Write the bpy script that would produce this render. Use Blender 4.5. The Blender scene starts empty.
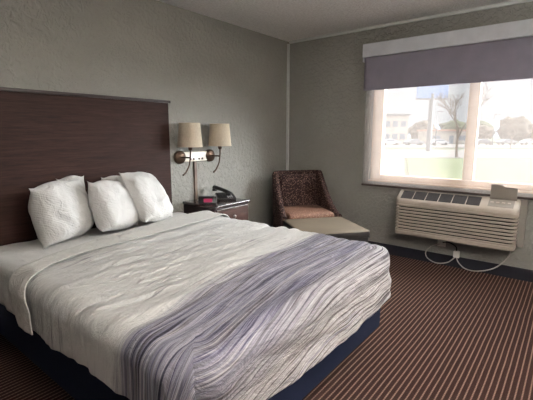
import bpy, bmesh, math, random
from mathutils import Vector, Matrix, noise
random.seed(7)
PI = math.pi
S = bpy.context.scene
COL = S.collection

# ------------------------------------------------------------------ helpers
def link(o, parent=None):
    COL.objects.link(o)
    if parent: o.parent = parent
    return o

def obj(name, bm, mat, parent=None, smooth=False, angle=None):
    me = bpy.data.meshes.new(name)
    bm.normal_update(); bm.to_mesh(me); bm.free()
    for m in (mat if isinstance(mat, (list, tuple)) else [mat]): me.materials.append(m)
    if smooth:
        for p in me.polygons: p.use_smooth = True
        if angle is not None: me.set_sharp_from_angle(angle=math.radians(angle))
    return link(bpy.data.objects.new(name, me), parent)

def thing(name, label, cat, loc=(0, 0, 0), rz=0.0, group=None):
    o = bpy.data.objects.new(name, None)
    o.empty_display_size = .1
    link(o); o.location = loc; o.rotation_euler = (0, 0, rz)
    return tag(o, label, cat, group)

def tag(o, label=None, cat=None, group=None, kind=None):
    if label: o['label'] = label
    if cat: o['category'] = cat
    if group: o['group'] = group
    if kind: o['kind'] = kind
    return o

def struct(name, bm, mat, parent=None, **k):
    o = obj(name, bm, mat, parent, **k)
    if parent is None: o['kind'] = 'structure'
    return o

def merge(bm, t):
    me = bpy.data.meshes.new('tmp'); t.to_mesh(me); t.free()
    bm.from_mesh(me); bpy.data.meshes.remove(me)

def box(bm, x0, x1, y0, y1, z0, z1, bev=0.0, seg=2, M=None):
    t = bmesh.new()
    bmesh.ops.create_cube(t, size=1)
    bmesh.ops.scale(t, vec=(abs(x1-x0), abs(y1-y0), abs(z1-z0)), verts=t.verts)
    bmesh.ops.translate(t, vec=((x0+x1)/2, (y0+y1)/2, (z0+z1)/2), verts=t.verts)
    if bev: bmesh.ops.bevel(t, geom=t.edges[:], offset=bev, segments=seg, profile=.5, affect='EDGES')
    if M is not None: t.transform(M)
    merge(bm, t); return bm

def nbox(*a, **k): return box(bmesh.new(), *a, **k)

def lathe(bm, prof, n=32, M=None, cap=True):
    """prof = [(r, z), ...] around local z"""
    t = bmesh.new(); rings = []
    for r, z in prof:
        rings.append([t.verts.new((r*math.cos(2*PI*i/n), r*math.sin(2*PI*i/n), z)) for i in range(n)])
    for a, b in zip(rings, rings[1:]):
        for i in range(n): t.faces.new((a[i], a[(i+1) % n], b[(i+1) % n], b[i]))
    if cap:
        t.faces.new(list(reversed(rings[0]))); t.faces.new(rings[-1])
    if M is not None: t.transform(M)
    bmesh.ops.recalc_face_normals(t, faces=t.faces)
    merge(bm, t); return bm

def tube(bm, pts, r, n=10, sub=6):
    """smooth tube through points; r number or list"""
    P = [Vector(p) for p in pts]
    rs = r if isinstance(r, (list, tuple)) else [r]*len(P)
    Q, RR = [], []
    if sub > 1 and len(P) > 2:
        for i in range(len(P)-1):
            p0, p1, p2, p3 = P[max(i-1, 0)], P[i], P[i+1], P[min(i+2, len(P)-1)]
            for k in range(sub):
                t = k/sub
                Q.append(.5*((2*p1)+(p2-p0)*t+(2*p0-5*p1+4*p2-p3)*t*t+(3*p1-p0-3*p2+p3)*t**3))
                RR.append(rs[i]+(rs[i+1]-rs[i])*t)
        Q.append(P[-1]); RR.append(rs[-1])
    else: Q, RR = P, rs
    up = None; rings = []
    for i, q in enumerate(Q):
        d = (Q[min(i+1, len(Q)-1)]-Q[max(i-1, 0)]).normalized()
        if up is None: up = d.orthogonal().normalized()
        up = (up - d*up.dot(d)).normalized(); s = d.cross(up)
        rings.append([bm.verts.new(q+(up*math.cos(2*PI*k/n)+s*math.sin(2*PI*k/n))*RR[i]) for k in range(n)])
    for a, b in zip(rings, rings[1:]):
        for k in range(n): bm.faces.new((a[k], a[(k+1) % n], b[(k+1) % n], b[k]))
    bm.faces.new(list(reversed(rings[0]))); bm.faces.new(rings[-1])
    return bm

def extrude_profile(bm, pts, axis, a0, a1, M=None, bev=0):
    """closed polygon pts extruded along axis 'x' (pts=(y,z)), 'y' (pts=(x,z)) or 'z' (pts=(x,y))"""
    t = bmesh.new()
    def mk(p, a): return {'x': (a, p[0], p[1]), 'y': (p[0], a, p[1]), 'z': (p[0], p[1], a)}[axis]
    A = [t.verts.new(mk(p, a0)) for p in pts]; B = [t.verts.new(mk(p, a1)) for p in pts]
    n = len(pts)
    t.faces.new(A); t.faces.new(list(reversed(B)))
    for i in range(n): t.faces.new((A[i], B[i], B[(i+1) % n], A[(i+1) % n]))
    bmesh.ops.recalc_face_normals(t, faces=t.faces)
    if bev: bmesh.ops.bevel(t, geom=t.edges[:], offset=bev, segments=2, profile=.5, affect='EDGES')
    if M is not None: t.transform(M)
    merge(bm, t); return bm

def grid(bm, fn, nu, nv, uvfn=None, flip=False):
    uvl = bm.loops.layers.uv.new('UVMap') if uvfn else None
    V = [[bm.verts.new(fn(i/nu, j/nv)) for j in range(nv+1)] for i in range(nu+1)]
    for i in range(nu):
        for j in range(nv):
            idx = [(i, j), (i+1, j), (i+1, j+1), (i, j+1)]
            if flip: idx.reverse()
            f = bm.faces.new([V[a][b] for a, b in idx])
            if uvfn:
                for l, (a, b) in zip(f.loops, idx): l[uvl].uv = uvfn(a/nu, b/nv)
    return bm

# ------------------------------------------------------------------ materials
def srgb(r, g, b):
    f = lambda c: (c/255/12.92) if c <= 10 else ((c/255+.055)/1.055)**2.4
    return (f(r), f(g), f(b), 1)

class NT:
    def __init__(self, name):
        self.m = bpy.data.materials.new(name); self.m.use_nodes = True
        self.t = self.m.node_tree; self.n = self.t.nodes; self.l = self.t.links
        self.b = self.n['Principled BSDF']; self.out = self.n['Material Output']
    def new(self, ty, **k):
        n = self.n.new(ty)
        for a, v in k.items():
            if a.startswith('i_'):
                key = a[2:].replace('_', ' ')
                n.inputs[key].default_value = v
            else: setattr(n, a, v)
        return n
    def link(self, a, b): self.l.new(a, b)
    def ramp(self, stops, fac=None, interp='LINEAR'):
        r = self.n.new('ShaderNodeValToRGB'); e = r.color_ramp; e.interpolation = interp
        while len(e.elements) < len(stops): e.elements.new(.5)
        for el, (p, c) in zip(e.elements, stops):
            el.position = p; el.color = c if len(c) == 4 else (*c, 1)
        if fac is not None: self.link(fac, r.inputs[0])
        return r
    def math(self, op, a, b=None, clamp=False):
        n = self.n.new('ShaderNodeMath'); n.operation = op; n.use_clamp = clamp
        for i, v in enumerate((a, b)):
            if v is None: continue
            if hasattr(v, 'links'): self.link(v, n.inputs[i])
            else: n.inputs[i].default_value = v
        return n.outputs[0]
    def coords(self, kind='Object', scale=(1, 1, 1), rot=(0, 0, 0)):
        tc = self.n.new('ShaderNodeTexCoord'); mp = self.n.new('ShaderNodeMapping')
        mp.inputs['Scale'].default_value = scale; mp.inputs['Rotation'].default_value = rot
        self.link(tc.outputs[kind], mp.inputs[0]); return mp.outputs[0]
    def noise(self, vec, scale=5, detail=3, rough=.5, dist=0):
        n = self.new('ShaderNodeTexNoise', i_Scale=scale, i_Detail=detail, i_Roughness=rough, i_Distortion=dist)
        self.link(vec, n.inputs['Vector']); return n.outputs['Fac']
    def bump(self, h, strength=.3, dist=.01, prev=None):
        b = self.new('ShaderNodeBump', i_Strength=strength, i_Distance=dist)
        self.link(h, b.inputs['Height'])
        if prev: self.link(prev, b.inputs['Normal'])
        self.link(b.outputs[0], self.b.inputs['Normal']); return b.outputs[0]
    def mix(self, fac, a, b, blend='MIX'):
        n = self.n.new('ShaderNodeMix'); n.data_type = 'RGBA'; n.blend_type = blend
        for s, v in ((0, fac), (6, a), (7, b)):
            if hasattr(v, 'links'): self.link(v, n.inputs[s])
            else: n.inputs[s].default_value = v
        return n.outputs[2]
    def col(self, c): self.link(c, self.b.inputs['Base Color'])

def plain(name, c, rough=.6, metal=0, spec=.5, bump=None, coat=0):
    m = NT(name); m.b.inputs['Base Color'].default_value = c
    m.b.inputs['Roughness'].default_value = rough; m.b.inputs['Metallic'].default_value = metal
    m.b.inputs['Specular IOR Level'].default_value = spec
    m.b.inputs['Coat Weight'].default_value = coat
    v = m.coords()
    f = m.noise(v, 9, 4)
    r = m.ramp([(.3, tuple(x*.93 for x in c[:3])), (.7, tuple(min(1, x*1.05) for x in c[:3]))], f)
    m.col(r.outputs[0])
    if bump: m.bump(m.noise(v, bump[0], 4), bump[1], bump[2])
    return m.m

def wall_mat(name, c):
    m = NT(name); v = m.coords()
    f = m.noise(v, 2.2, 3)
    r = m.ramp([(.35, tuple(x*.95 for x in c[:3])), (.65, tuple(x*1.04 for x in c[:3]))], f); m.col(r.outputs[0])
    m.b.inputs['Roughness'].default_value = .62
    m.b.inputs['Specular IOR Level'].default_value = .35
    n1 = m.noise(v, 26, 4, .55, .6)
    h = m.ramp([(.42, (0, 0, 0)), (.58, (1, 1, 1))], n1)
    b = m.bump(h.outputs[0], .75, .007)
    m.bump(m.noise(v, 140, 2), .2, .002, b)
    return m.m

PAINT = wall_mat('wall_paint', srgb(147, 145, 139))
PAINT2 = PAINT

def ceil_mat():
    m = NT('popcorn_ceiling'); v = m.coords()
    n1 = m.noise(v, 55, 5, .7)
    r = m.ramp([(.3, srgb(222, 218, 214)), (.6, srgb(248, 246, 243))], n1); m.col(r.outputs[0])
    m.b.inputs['Roughness'].default_value = .95
    vo = m.new('ShaderNodeTexVoronoi', i_Scale=70.0); m.link(v, vo.inputs['Vector'])
    b = m.bump(m.math('SUBTRACT', 1.0, vo.outputs['Distance']), .8, .012)
    m.bump(n1, 1.0, .02, b); return m.m

def carpet_mat():
    m = NT('striped_carpet'); tc = m.new('ShaderNodeTexCoord')
    sep = m.new('ShaderNodeSeparateXYZ'); m.link(tc.outputs['Object'], sep.inputs[0])
    wob = m.noise(m.coords(scale=(1, 1, 1)), 1.5, 2)
    y = m.math('ADD', sep.outputs[1], m.math('MULTIPLY', wob, .01))
    ph = m.math('FRACT', m.math('MULTIPLY', y, 1/.0285))
    line = m.ramp([(.0, (0, 0, 0)), (.34, (0, 0, 0)), (.44, (1, 1, 1)), (.58, (1, 1, 1)), (.68, (0, 0, 0))], ph).outputs[0]
    dash = m.math('FRACT', m.math('MULTIPLY', sep.outputs[0], 1/.016))
    dsh = m.ramp([(.0, (.35, .35, .35)), (.25, (1, 1, 1)), (.75, (1, 1, 1)), (1, (.35, .35, .35))], dash).outputs[0]
    f = m.math('MULTIPLY', line, dsh)
    fz = m.noise(m.coords(), 260, 3, .7)
    base = m.mix(fz, srgb(34, 22, 20), srgb(68, 46, 41))
    lt = m.mix(fz, srgb(108, 85, 76), srgb(164, 136, 120))
    m.col(m.mix(m.math('MULTIPLY', f, .92), base, lt))
    m.b.inputs['Roughness'].default_value = .95
    m.b.inputs['Specular IOR Level'].default_value = .1
    b = m.bump(fz, .8, .006); m.bump(f, .3, .003, b)
    return m.m

def wood_mat(name, c1, c2, c3, scale=(1.2, 1, 22), rough=.38, coat=.15):
    m = NT(name); v = m.coords(scale=scale)
    n1 = m.noise(v, 2.2, 6, .6, .8); n2 = m.noise(v, 9, 5, .65, .3)
    r1 = m.ramp([(.3, c1), (.5, c2), (.72, c3)], n1).outputs[0]
    r2 = m.ramp([(.35, c1), (.65, c3)], n2).outputs[0]
    m.col(m.mix(.4, r1, r2))
    m.b.inputs['Roughness'].default_value = rough
    m.b.inputs['Coat Weight'].default_value = coat; m.b.inputs['Coat Roughness'].default_value = .3
    m.bump(n2, .12, .002); return m.m

HEADWOOD = wood_mat('dark_walnut', srgb(30, 15, 13), srgb(46, 26, 22), srgb(66, 42, 36), rough=.62, coat=0)
HEADWOOD.node_tree.nodes['Principled BSDF'].inputs['Specular IOR Level'].default_value = .2
CAPWOOD = wood_mat('dark_cap_wood', srgb(28, 17, 18), srgb(38, 24, 24), srgb(50, 33, 32))
NIGHTWOOD = wood_mat('reddish_wood', srgb(44, 28, 25), srgb(64, 42, 36), srgb(88, 60, 52), rough=.3)
NIGHTDARK = wood_mat('dark_nightstand_wood', srgb(30, 19, 24), srgb(40, 25, 30), srgb(52, 34, 38), rough=.3)

def linen(name, c, wr=.5, stripe=False):
    m = NT(name); v = m.coords()
    r = m.ramp([(.3, tuple(x*.96 for x in c[:3])), (.7, c)], m.noise(v, 6, 3)); m.col(r.outputs[0])
    m.b.inputs['Roughness'].default_value = .85
    m.b.inputs['Specular IOR Level'].default_value = .2
    m.b.inputs['Sheen Weight'].default_value = .15
    b = m.bump(m.noise(m.coords(scale=(1, 1.6, 1)), 11, 4, .55, 1.2), wr, .02)
    if stripe:
        sep = m.new('ShaderNodeSeparateXYZ'); tc = m.new('ShaderNodeTexCoord'); m.link(tc.outputs['Object'], sep.inputs[0])
        s = m.math('SINE', m.math('MULTIPLY', sep.outputs[2], 2*PI/.011))
        b = m.bump(s, .4, .0015, b)
    m.bump(m.noise(v, 300, 2), .08, .001, b)
    return m.m

SHEET = linen('white_sheet', srgb(208, 206, 203), .3)
PILLOW = linen('white_pillowcase', srgb(212, 210, 208), .8, True)
CUFF = linen('cream_comforter_reverse', srgb(190, 187, 182), .5)

def comforter_mat():
    m = NT('comforter_print')
    uv = m.new('ShaderNodeUVMap', uv_map='UVMap')
    sep = m.new('ShaderNodeSeparateXYZ'); m.link(uv.outputs[0], sep.inputs[0])
    u, v = sep.outputs[0], sep.outputs[1]
    def uvn(su, sv, scale, detail=3, rough=.5, dist=0):
        mp = m.new('ShaderNodeMapping'); mp.inputs['Scale'].default_value = (su, sv, 1)
        m.link(uv.outputs[0], mp.inputs[0]); return m.noise(mp.outputs[0], scale, detail, rough, dist)
    wav = m.math('MULTIPLY', m.math('SUBTRACT', uvn(1, .4, 1.1, 1), .5), .07)
    lm = m.new('ShaderNodeMapRange', interpolation_type='SMOOTHSTEP'); m.link(u, lm.inputs[0])
    lm.inputs['From Min'].default_value = 1.0; lm.inputs['From Max'].default_value = 2.15; lm.inputs['To Min'].default_value = 1; lm.inputs['To Max'].default_value = 0
    lft = lm.outputs[0]
    vv = m.math('SUBTRACT', m.math('ADD', v, wav), m.math('MULTIPLY', lft, .18))
    cmb = m.new('ShaderNodeCombineXYZ'); m.link(u, cmb.inputs[0]); m.link(vv, cmb.inputs[1])
    def st(su, sv, detail=3, rough=.6):
        mp = m.new('ShaderNodeMapping'); mp.inputs['Scale'].default_value = (su, sv, 1)
        m.link(cmb.outputs[0], mp.inputs[0]); return m.noise(mp.outputs[0], 1, detail, rough)
    fine = st(1.3, 105, 3, .7); mid = st(.9, 40, 3, .6)
    cream = srgb(199, 197, 194)
    # faint grey brush strokes over the cream field
    brush = m.ramp([(.53, (0, 0, 0)), (.66, (1, 1, 1))], st(2.2, 46, 4, .65)).outputs[0]
    patch = m.ramp([(.40, (0, 0, 0)), (.66, (1, 1, 1))], uvn(1.2, 2.4, 2.0, 3)).outputs[0]
    field = m.mix(m.math('MULTIPLY', m.math('MULTIPLY', brush, patch), .95), cream, srgb(104, 102, 108))
    # woven stripe band: colour across the stripes, its hue drifting over the width
    hue = m.ramp([(.38, srgb(16, 14, 26)), (.47, srgb(52, 48, 64)), (.52, srgb(158, 155, 168)),
                  (.57, srgb(62, 55, 60)), (.65, srgb(212, 208, 208))], fine).outputs[0]
    hue2 = m.ramp([(.36, srgb(26, 25, 46)), (.46, srgb(92, 88, 116)), (.54, srgb(178, 175, 184)), (.61, srgb(70, 62, 66))], mid).outputs[0]
    band = m.mix(.42, hue, hue2)
    foot1 = m.ramp([(.36, srgb(66, 58, 62)), (.45, srgb(128, 120, 120)), (.54, srgb(232, 229, 226)), (.64, srgb(120, 114, 134))], fine).outputs[0]
    foot = m.mix(m.math('MULTIPLY', lft, .45), foot1, srgb(98, 88, 84))  # left foot end browner: print variation plus shading mixed into the colour
    tf = m.ramp([(.0, (0, 0, 0)), (1.0, (1, 1, 1))], m.math('MULTIPLY', m.math('SUBTRACT', vv, 1.98), 4.5, True)).outputs[0]
    stripes = m.mix(tf, band, foot)
    # how much of the stripe covers the cream: starts at v = 1.5 and thickens
    dens = m.math('MULTIPLY', m.math('SUBTRACT', vv, 1.50), 2.4, True)
    thr = m.math('SUBTRACT', m.math('ADD', m.math('MULTIPLY', fine, .55), m.math('MULTIPLY', dens, 1.15)), .42)
    cov = m.ramp([(.02, (0, 0, 0)), (.16, (1, 1, 1))], thr).outputs[0]
    cov = m.math('MULTIPLY', cov, m.math('MULTIPLY', dens, 6.0, True))
    m.col(m.mix(cov, field, stripes))
    m.b.inputs['Roughness'].default_value = .8
    m.b.inputs['Specular IOR Level'].default_value = .25
    m.b.inputs['Sheen Weight'].default_value = .1
    b = m.bump(uvn(1, 3.2, 5.5, 5, .6, 1.0), .8, .025)
    b = m.bump(uvn(2.5, 9, 3, 4, .6, .5), .7, .012, b)
    m.bump(uvn(1, 1, 300, 2), .06, .001, b)
    return m.m

NAVY = plain('navy_fabric', srgb(27, 34, 56), .9, spec=.15, bump=(180, .3, .002))
BLACKP = plain('black_plastic', srgb(20, 19, 21), .35)
BRONZE = plain('bronze_metal', srgb(84, 66, 54), .38, metal=.8)
SHADE = None
WHITEP = plain('white_plastic', srgb(226, 222, 214), .45)
BEIGEP = plain('beige_plastic', srgb(178, 167, 154), .5)
DARKV = plain('dark_void', srgb(34, 31, 33), .8)
DARKBASE = plain('dark_vinyl_base', srgb(24, 24, 34), .55)
METAL = plain('brushed_metal', srgb(150, 148, 144), .35, metal=.9)

def shade_mat():
    m = NT('linen_lampshade'); v = m.coords(scale=(1, 1, .25))
    m.col(m.ramp([(.3, srgb(202, 188, 168)), (.7, srgb(222, 210, 192))], m.noise(v, 180, 2)).outputs[0])
    m.b.inputs['Roughness'].default_value = .9; m.b.inputs['Specular IOR Level'].default_value = .1
    tr = m.new('ShaderNodeBsdfTranslucent'); tr.inputs[0].default_value = srgb(222, 206, 180)
    mx = m.new('ShaderNodeMixShader'); mx.inputs[0].default_value = .3
    m.link(m.b.outputs[0], mx.inputs[1]); m.link(tr.outputs[0], mx.inputs[2]); m.link(mx.outputs[0], m.out.inputs[0])
    return m.m
SHADE = shade_mat()

def chair_mat():
    m = NT('speckled_upholstery'); v = m.coords()
    vo = m.new('ShaderNodeTexVoronoi', i_Scale=78.0, i_Randomness=.8); m.link(v, vo.inputs['Vector'])
    d = m.math('ADD', vo.outputs['Distance'], m.math('MULTIPLY', m.noise(v, 90, 2), .25))
    sp = m.ramp([(.34, (1, 1, 1)), (.46, (0, 0, 0))], d).outputs[0]
    m.col(m.mix(m.math('MULTIPLY', sp, .85), srgb(42, 27, 26), srgb(154, 124, 110)))
    m.b.inputs['Roughness'].default_value = .9; m.b.inputs['Specular IOR Level'].default_value = .15
    m.bump(m.noise(v, 200, 2), .3, .002); return m.m
CHAIRF = chair_mat()
def seat_mat():
    m = NT('tan_seat_upholstery'); v = m.coords()
    vo = m.new('ShaderNodeTexVoronoi', i_Scale=62.0); m.link(v, vo.inputs['Vector'])
    sp = m.ramp([(.25, (1, 1, 1)), (.5, (0, 0, 0))], vo.outputs['Distance']).outputs[0]
    m.col(m.mix(m.math('MULTIPLY', sp, .6), srgb(104, 70, 54), srgb(160, 126, 104)))
    m.b.inputs['Roughness'].default_value = .75; return m.m
SEATF = seat_mat()
VINYL = plain('taupe_vinyl', srgb(98, 86, 70), .62, bump=(70, .15, .003))
OTTO = plain('dark_brown_vinyl', srgb(34, 28, 26), .8, bump=(70, .15, .003))

def sheer_mat():
    m = NT('sheer_shade_fabric'); v = m.coords()
    sep = m.new('ShaderNodeSeparateXYZ'); m.link(v, sep.inputs[0])
    fz = m.noise(m.coords(scale=(1, 1, 9)), 7, 3)
    fac = m.math('ADD', m.math('MULTIPLY', fz, .08), .235)
    tr = m.new('ShaderNodeBsdfTranslucent'); tr.inputs[0].default_value = srgb(196, 184, 178)
    df = m.new('ShaderNodeBsdfDiffuse'); df.inputs[0].default_value = srgb(200, 188, 180)
    mx = m.new('ShaderNodeMixShader'); mx.inputs[0].default_value = .4
    m.link(tr.outputs[0], mx.inputs[1]); m.link(df.outputs[0], mx.inputs[2])
    tp = m.new('ShaderNodeBsdfTransparent'); tp.inputs[0].default_value = (.97, .97, .98, 1)
    m2 = m.new('ShaderNodeMixShader'); m.link(fac, m2.inputs[0])
    m.link(tp.outputs[0], m2.inputs[1]); m.link(mx.outputs[0], m2.inputs[2]); m.link(m2.outputs[0], m.out.inputs[0])
    m.n.remove(m.b); return m.m
def glass_mat():
    m = NT('window_glass')
    tp = m.new('ShaderNodeBsdfTransparent'); tp.inputs[0].default_value = (.93, .95, .95, 1)
    gl = m.new('ShaderNodeBsdfGlossy'); gl.inputs['Roughness'].default_value = .02
    mx = m.new('ShaderNodeMixShader'); mx.inputs[0].default_value = .06
    m.link(tp.outputs[0], mx.inputs[1]); m.link(gl.outputs[0], mx.inputs[2]); m.link(mx.outputs[0], m.out.inputs[0])
    m.n.remove(m.b); return m.m
SHEER = sheer_mat(); GLASS = glass_mat()
BLACKOUT = plain('grey_violet_blackout_fabric', srgb(132, 127, 140), .85, spec=.15, bump=(240, .15, .001))
VALANCE = plain('pale_grey_headbox', srgb(226, 229, 236), .5)
FRAMEM = plain('beige_window_frame', srgb(200, 174, 148), .55)
def emit(name, c, s):
    m = NT(name); e = m.new('ShaderNodeEmission'); e.inputs[0].default_value = c; e.inputs[1].default_value = s
    m.link(e.outputs[0], m.out.inputs[0]); m.n.remove(m.b); return m.m

# ------------------------------------------------------------------ the room
X0, Y0, H = -5.7, -4.3, 2.44
WY0, WY1, WZ0, WZ1, T = -3.12, -1.12, .80, 2.06, .16
struct('floor', nbox(X0-.15, T, Y0-.15, .15, -.12, 0), carpet_mat())
struct('ceiling', nbox(X0-.15, T, Y0-.15, .15, H, H+.12), ceil_mat())
struct('wall_north', nbox(X0-.15, T, 0, .15, 0, H), PAINT)
struct('wall_south', nbox(X0-.15, T, Y0-.15, Y0, 0, H), PAINT)
struct('wall_west', nbox(X0-.15, X0, Y0, 0, 0, H), PAINT)
w = bmesh.new()
box(w, 0, T, Y0, WY0, 0, H); box(w, 0, T, WY1, 0, 0, H)
box(w, 0, T, WY0, WY1, 0, WZ0); box(w, 0, T, WY0, WY1, WZ1, H)
struct('wall_east', w, PAINT)
struct('baseboard_east', nbox(-.014, 0, Y0, 0, 0, .112, .004), DARKBASE)
struct('baseboard_north', nbox(X0, -.014, -.014, 0, 0, .112, .004), DARKBASE)
TRIM = plain('pale_corner_trim', srgb(206, 208, 206), .5)
struct('trim_1', nbox(-.028, 0, -.03, 0, .112, H-.03, .006), TRIM)
struct('trim_2', nbox(-.03, 0, Y0, -.03, H-.028, H, .004), TRIM)

# window
win = bpy.data.objects.new('window_1', None); link(win); win['kind'] = 'structure'; win.location = (T, (WY0+WY1)/2, WZ0)
def wl(bm):
    bm.transform(Matrix.Translation((-T, -(WY0+WY1)/2, -WZ0))); return bm
fr = bmesh.new()
box(fr, .05, .13, WY1-.12, WY1, WZ0, WZ1, .006); box(fr, .05, .13, WY0, WY0+.12, WZ0, WZ1, .006)
box(fr, .05, .13, WY0+.12, WY1-.12, WZ0, WZ0+.075, .006); box(fr, .05, .13, WY0+.12, WY1-.12, WZ1-.07, WZ1, .006)
obj('window_frame', wl(fr), FRAMEM, win)
obj('mullion', wl(nbox(.055, .125, -2.165, -2.07, WZ0+.075, WZ1-.07, .005)), FRAMEM, win)
obj('pane', wl(nbox(.088, .094, -2.07, WY1-.12, WZ0+.075, WZ1-.07)), GLASS, win)
obj('pane', wl(nbox(.088, .094, WY0+.12, -2.165, WZ0+.075, WZ1-.07)), GLASS, win)
obj('sill', wl(nbox(.001, .05, WY0, WY1, WZ0, WZ0+.014, .003)), FRAMEM, win)

# ------------------------------------------------------------------ roller shades
sh = thing('roller_shade', 'grey violet blackout roller shade with long pale headbox above the window', 'window shade', (-.06, -2.1, 2.11))
def rl(bm): bm.transform(Matrix.Translation((.06, 2.1, -2.11))); return bm
obj('headbox', rl(nbox(-.115, -.001, -3.2, -1.045, 2.118, 2.252, .006)), VALANCE, sh)
def cloth_panel(x, y0, y1, z0, z1, amp, nu=60, nv=30):
    b = bmesh.new()
    grid(b, lambda s, t: (x+amp*noise.noise((s*4, t*1.5, x*9)), y0+(y1-y0)*s, z0+(z1-z0)*t), nu, nv)
    return b
p = obj('blackout_panel', rl(cloth_panel(-.085, -3.17, -1.062, 1.79, 2.14, .003)), BLACKOUT, sh, smooth=True)
s_ = p.modifiers.new('t', 'SOLIDIFY'); s_.thickness = .002
obj('hem_bar', rl(nbox(-.090, -.080, -3.17, -1.062, 1.778, 1.795, .003)), BLACKOUT, sh)
sr = thing('sheer_shade', 'translucent cream sheer shade drawn down over the window, dark bottom bar', 'window shade', (-.05, -2.1, .76))
def sl(bm): bm.transform(Matrix.Translation((.05, 2.1, -.76))); return bm
obj('sheer_panel', sl(cloth_panel(-.05, -3.18, -1.068, .772, 2.11, .002)), SHEER, sr, smooth=True)
obj('bottom_bar', sl(nbox(-.06, -.04, -3.18, -1.068, .752, .774, .004)), plain('dark_brown_bar', srgb(58, 44, 40), .5), sr)
obj('bracket', rl(nbox(-.11, -.072, -1.060, -1.050, 2.07, 2.118, .003)), VALANCE, sh)

# ------------------------------------------------------------------ air conditioner
ac = thing('air_conditioner', 'beige through-wall air conditioner with horizontal louvers under the window', 'air conditioner', (0, -2.06, .29))
def al(bm): bm.transform(Matrix.Translation((0, 2.06, -.29))); return bm
A0, A1 = -2.585, -1.515
# wall sleeve frame behind
obj('wall_sleeve', al(nbox(-.05, -.001, A0-.055, A1+.02, .315, .748, .004)), plain('grey_sleeve_metal', srgb(132, 127, 120), .5), ac)
# body: rounded-plan shell, side profile in x/z
def rounded_plan(xf, y0, y1, r, xb, n=8):
    P = [(xb, y0)]
    for k in range(n+1):
        a = -PI/2 - k*(PI/2)/n
        P.append((xf+r+r*math.cos(a), y0+r+r*math.sin(a)))
    for k in range(n+1):
        a = PI - k*(PI/2)/n
        P.append((xf+r+r*math.cos(a), y1-r+r*math.sin(a)))
    P.append((xb, y1)); return P
def shell(z0, z1, inset, bm):
    extrude_profile(bm, rounded_plan(-.205+inset, A0+inset, A1-inset, .05, -.05), 'z', z0, z1, bev=0)
core = bmesh.new(); shell(.325, .62, .020, core)
obj('louver_backing', al(core), DARKV, ac, smooth=True, angle=40)
bot = bmesh.new(); extrude_profile(bot, rounded_plan(-.205, A0, A1, .05, -.05), 'z', .302, .338, bev=.006)
obj('lower_trim', al(bot), BEIGEP, ac, smooth=True, angle=40)
NL = 9
for k in range(NL):
    z = .350+k*(.605-.350)/(NL-1)
    b = bmesh.new()
    extrude_profile(b, rounded_plan(-.205, A0, A1, .05, -.06), 'z', z-.0095, z+.0095, bev=.004)
    obj('louver', al(b), BEIGEP, ac, smooth=True, angle=50)
# sloped top cap
top = bmesh.new()
NP = rounded_plan(-.205, A0, A1, .05, -.05)
def ztop(x): return .745 - (max(0, -.065-x))/.14*.085
lo = [top.verts.new((x, y, .618)) for x, y in NP]
m1 = [top.verts.new((x, y, ztop(x)-.012)) for x, y in NP]
cx_, cy_ = -.12, (A0+A1)/2
m2 = []
for x, y in NP:
    xx = x+.010 if x < -.06 else x; yy = y+.010 if y < A0+.03 else (y-.010 if y > A1-.03 else y)
    m2.append(top.verts.new((xx, yy, ztop(xx))))
n = len(NP)
for a, b in ((lo, m1), (m1, m2)):
    for i in range(n): top.faces.new((a[i], a[(i+1) % n], b[(i+1) % n], b[i]))
top.faces.new(m2); top.faces.new(list(reversed(lo)))
bmesh.ops.recalc_face_normals(top, faces=top.faces)
obj('top_cover', al(top), BEIGEP, ac, smooth=True, angle=40)
# grille cells on the slope
sl_ang = math.atan(.085/.14)
def on_slope(y0, y1, d0, d1, h0, h1, bev=.002):
    """box laid on the sloped top: d = distance down the slope from the ridge"""
    Mx = Matrix.Translation((-.065, 0, .745)) @ Matrix.Rotation(-sl_ang, 4, 'Y')
    return nbox(-d1, -d0, y0, y1, h0, h1, bev, M=Mx)
gy0, gy1 = -2.285, -1.555
NC = 6
for k in range(NC):
    a = gy0+(gy1-gy0)*k/NC; b = gy0+(gy1-gy0)*(k+1)/NC
    g = obj('vent_opening', al(on_slope(a+.004, b-.004, .010, .136, -.004, .0015)), DARKV, ac)
    f = bmesh.new()
    for j in range(8):
        d = .018+j*.0145
        merge(f, on_slope(a+.006, b-.006, d, d+.003, .001, .0042, 0))
    obj('vent_bars', al(f), plain('grille_grey', srgb(70, 63, 62), .6), g) if k == 0 else obj('vent_bars', al(f), bpy.data.materials['grille_grey'], g)
obj('control_panel', al(on_slope(-2.545, -2.345, .02, .125, -.002, .0025)), plain('panel_grey', srgb(142, 134, 126), .5), ac)
for k in range(4):
    obj('button', al(on_slope(-2.52+k*.045, -2.495+k*.045, .06, .08, .0025, .007, .002)), BEIGEP, ac)
# opened lid of the control panel, with a stepped upper edge
ld = bmesh.new()
extrude_profile(ld, [(-2.555, .728), (-2.345, .728), (-2.345, .868), (-2.435, .872), (-2.455, .850), (-2.555, .846)], 'x', -.072, -.064, bev=.002)
obj('control_lid', al(ld), plain('lid_grey', srgb(128, 120, 111), .55), ac)
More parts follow.
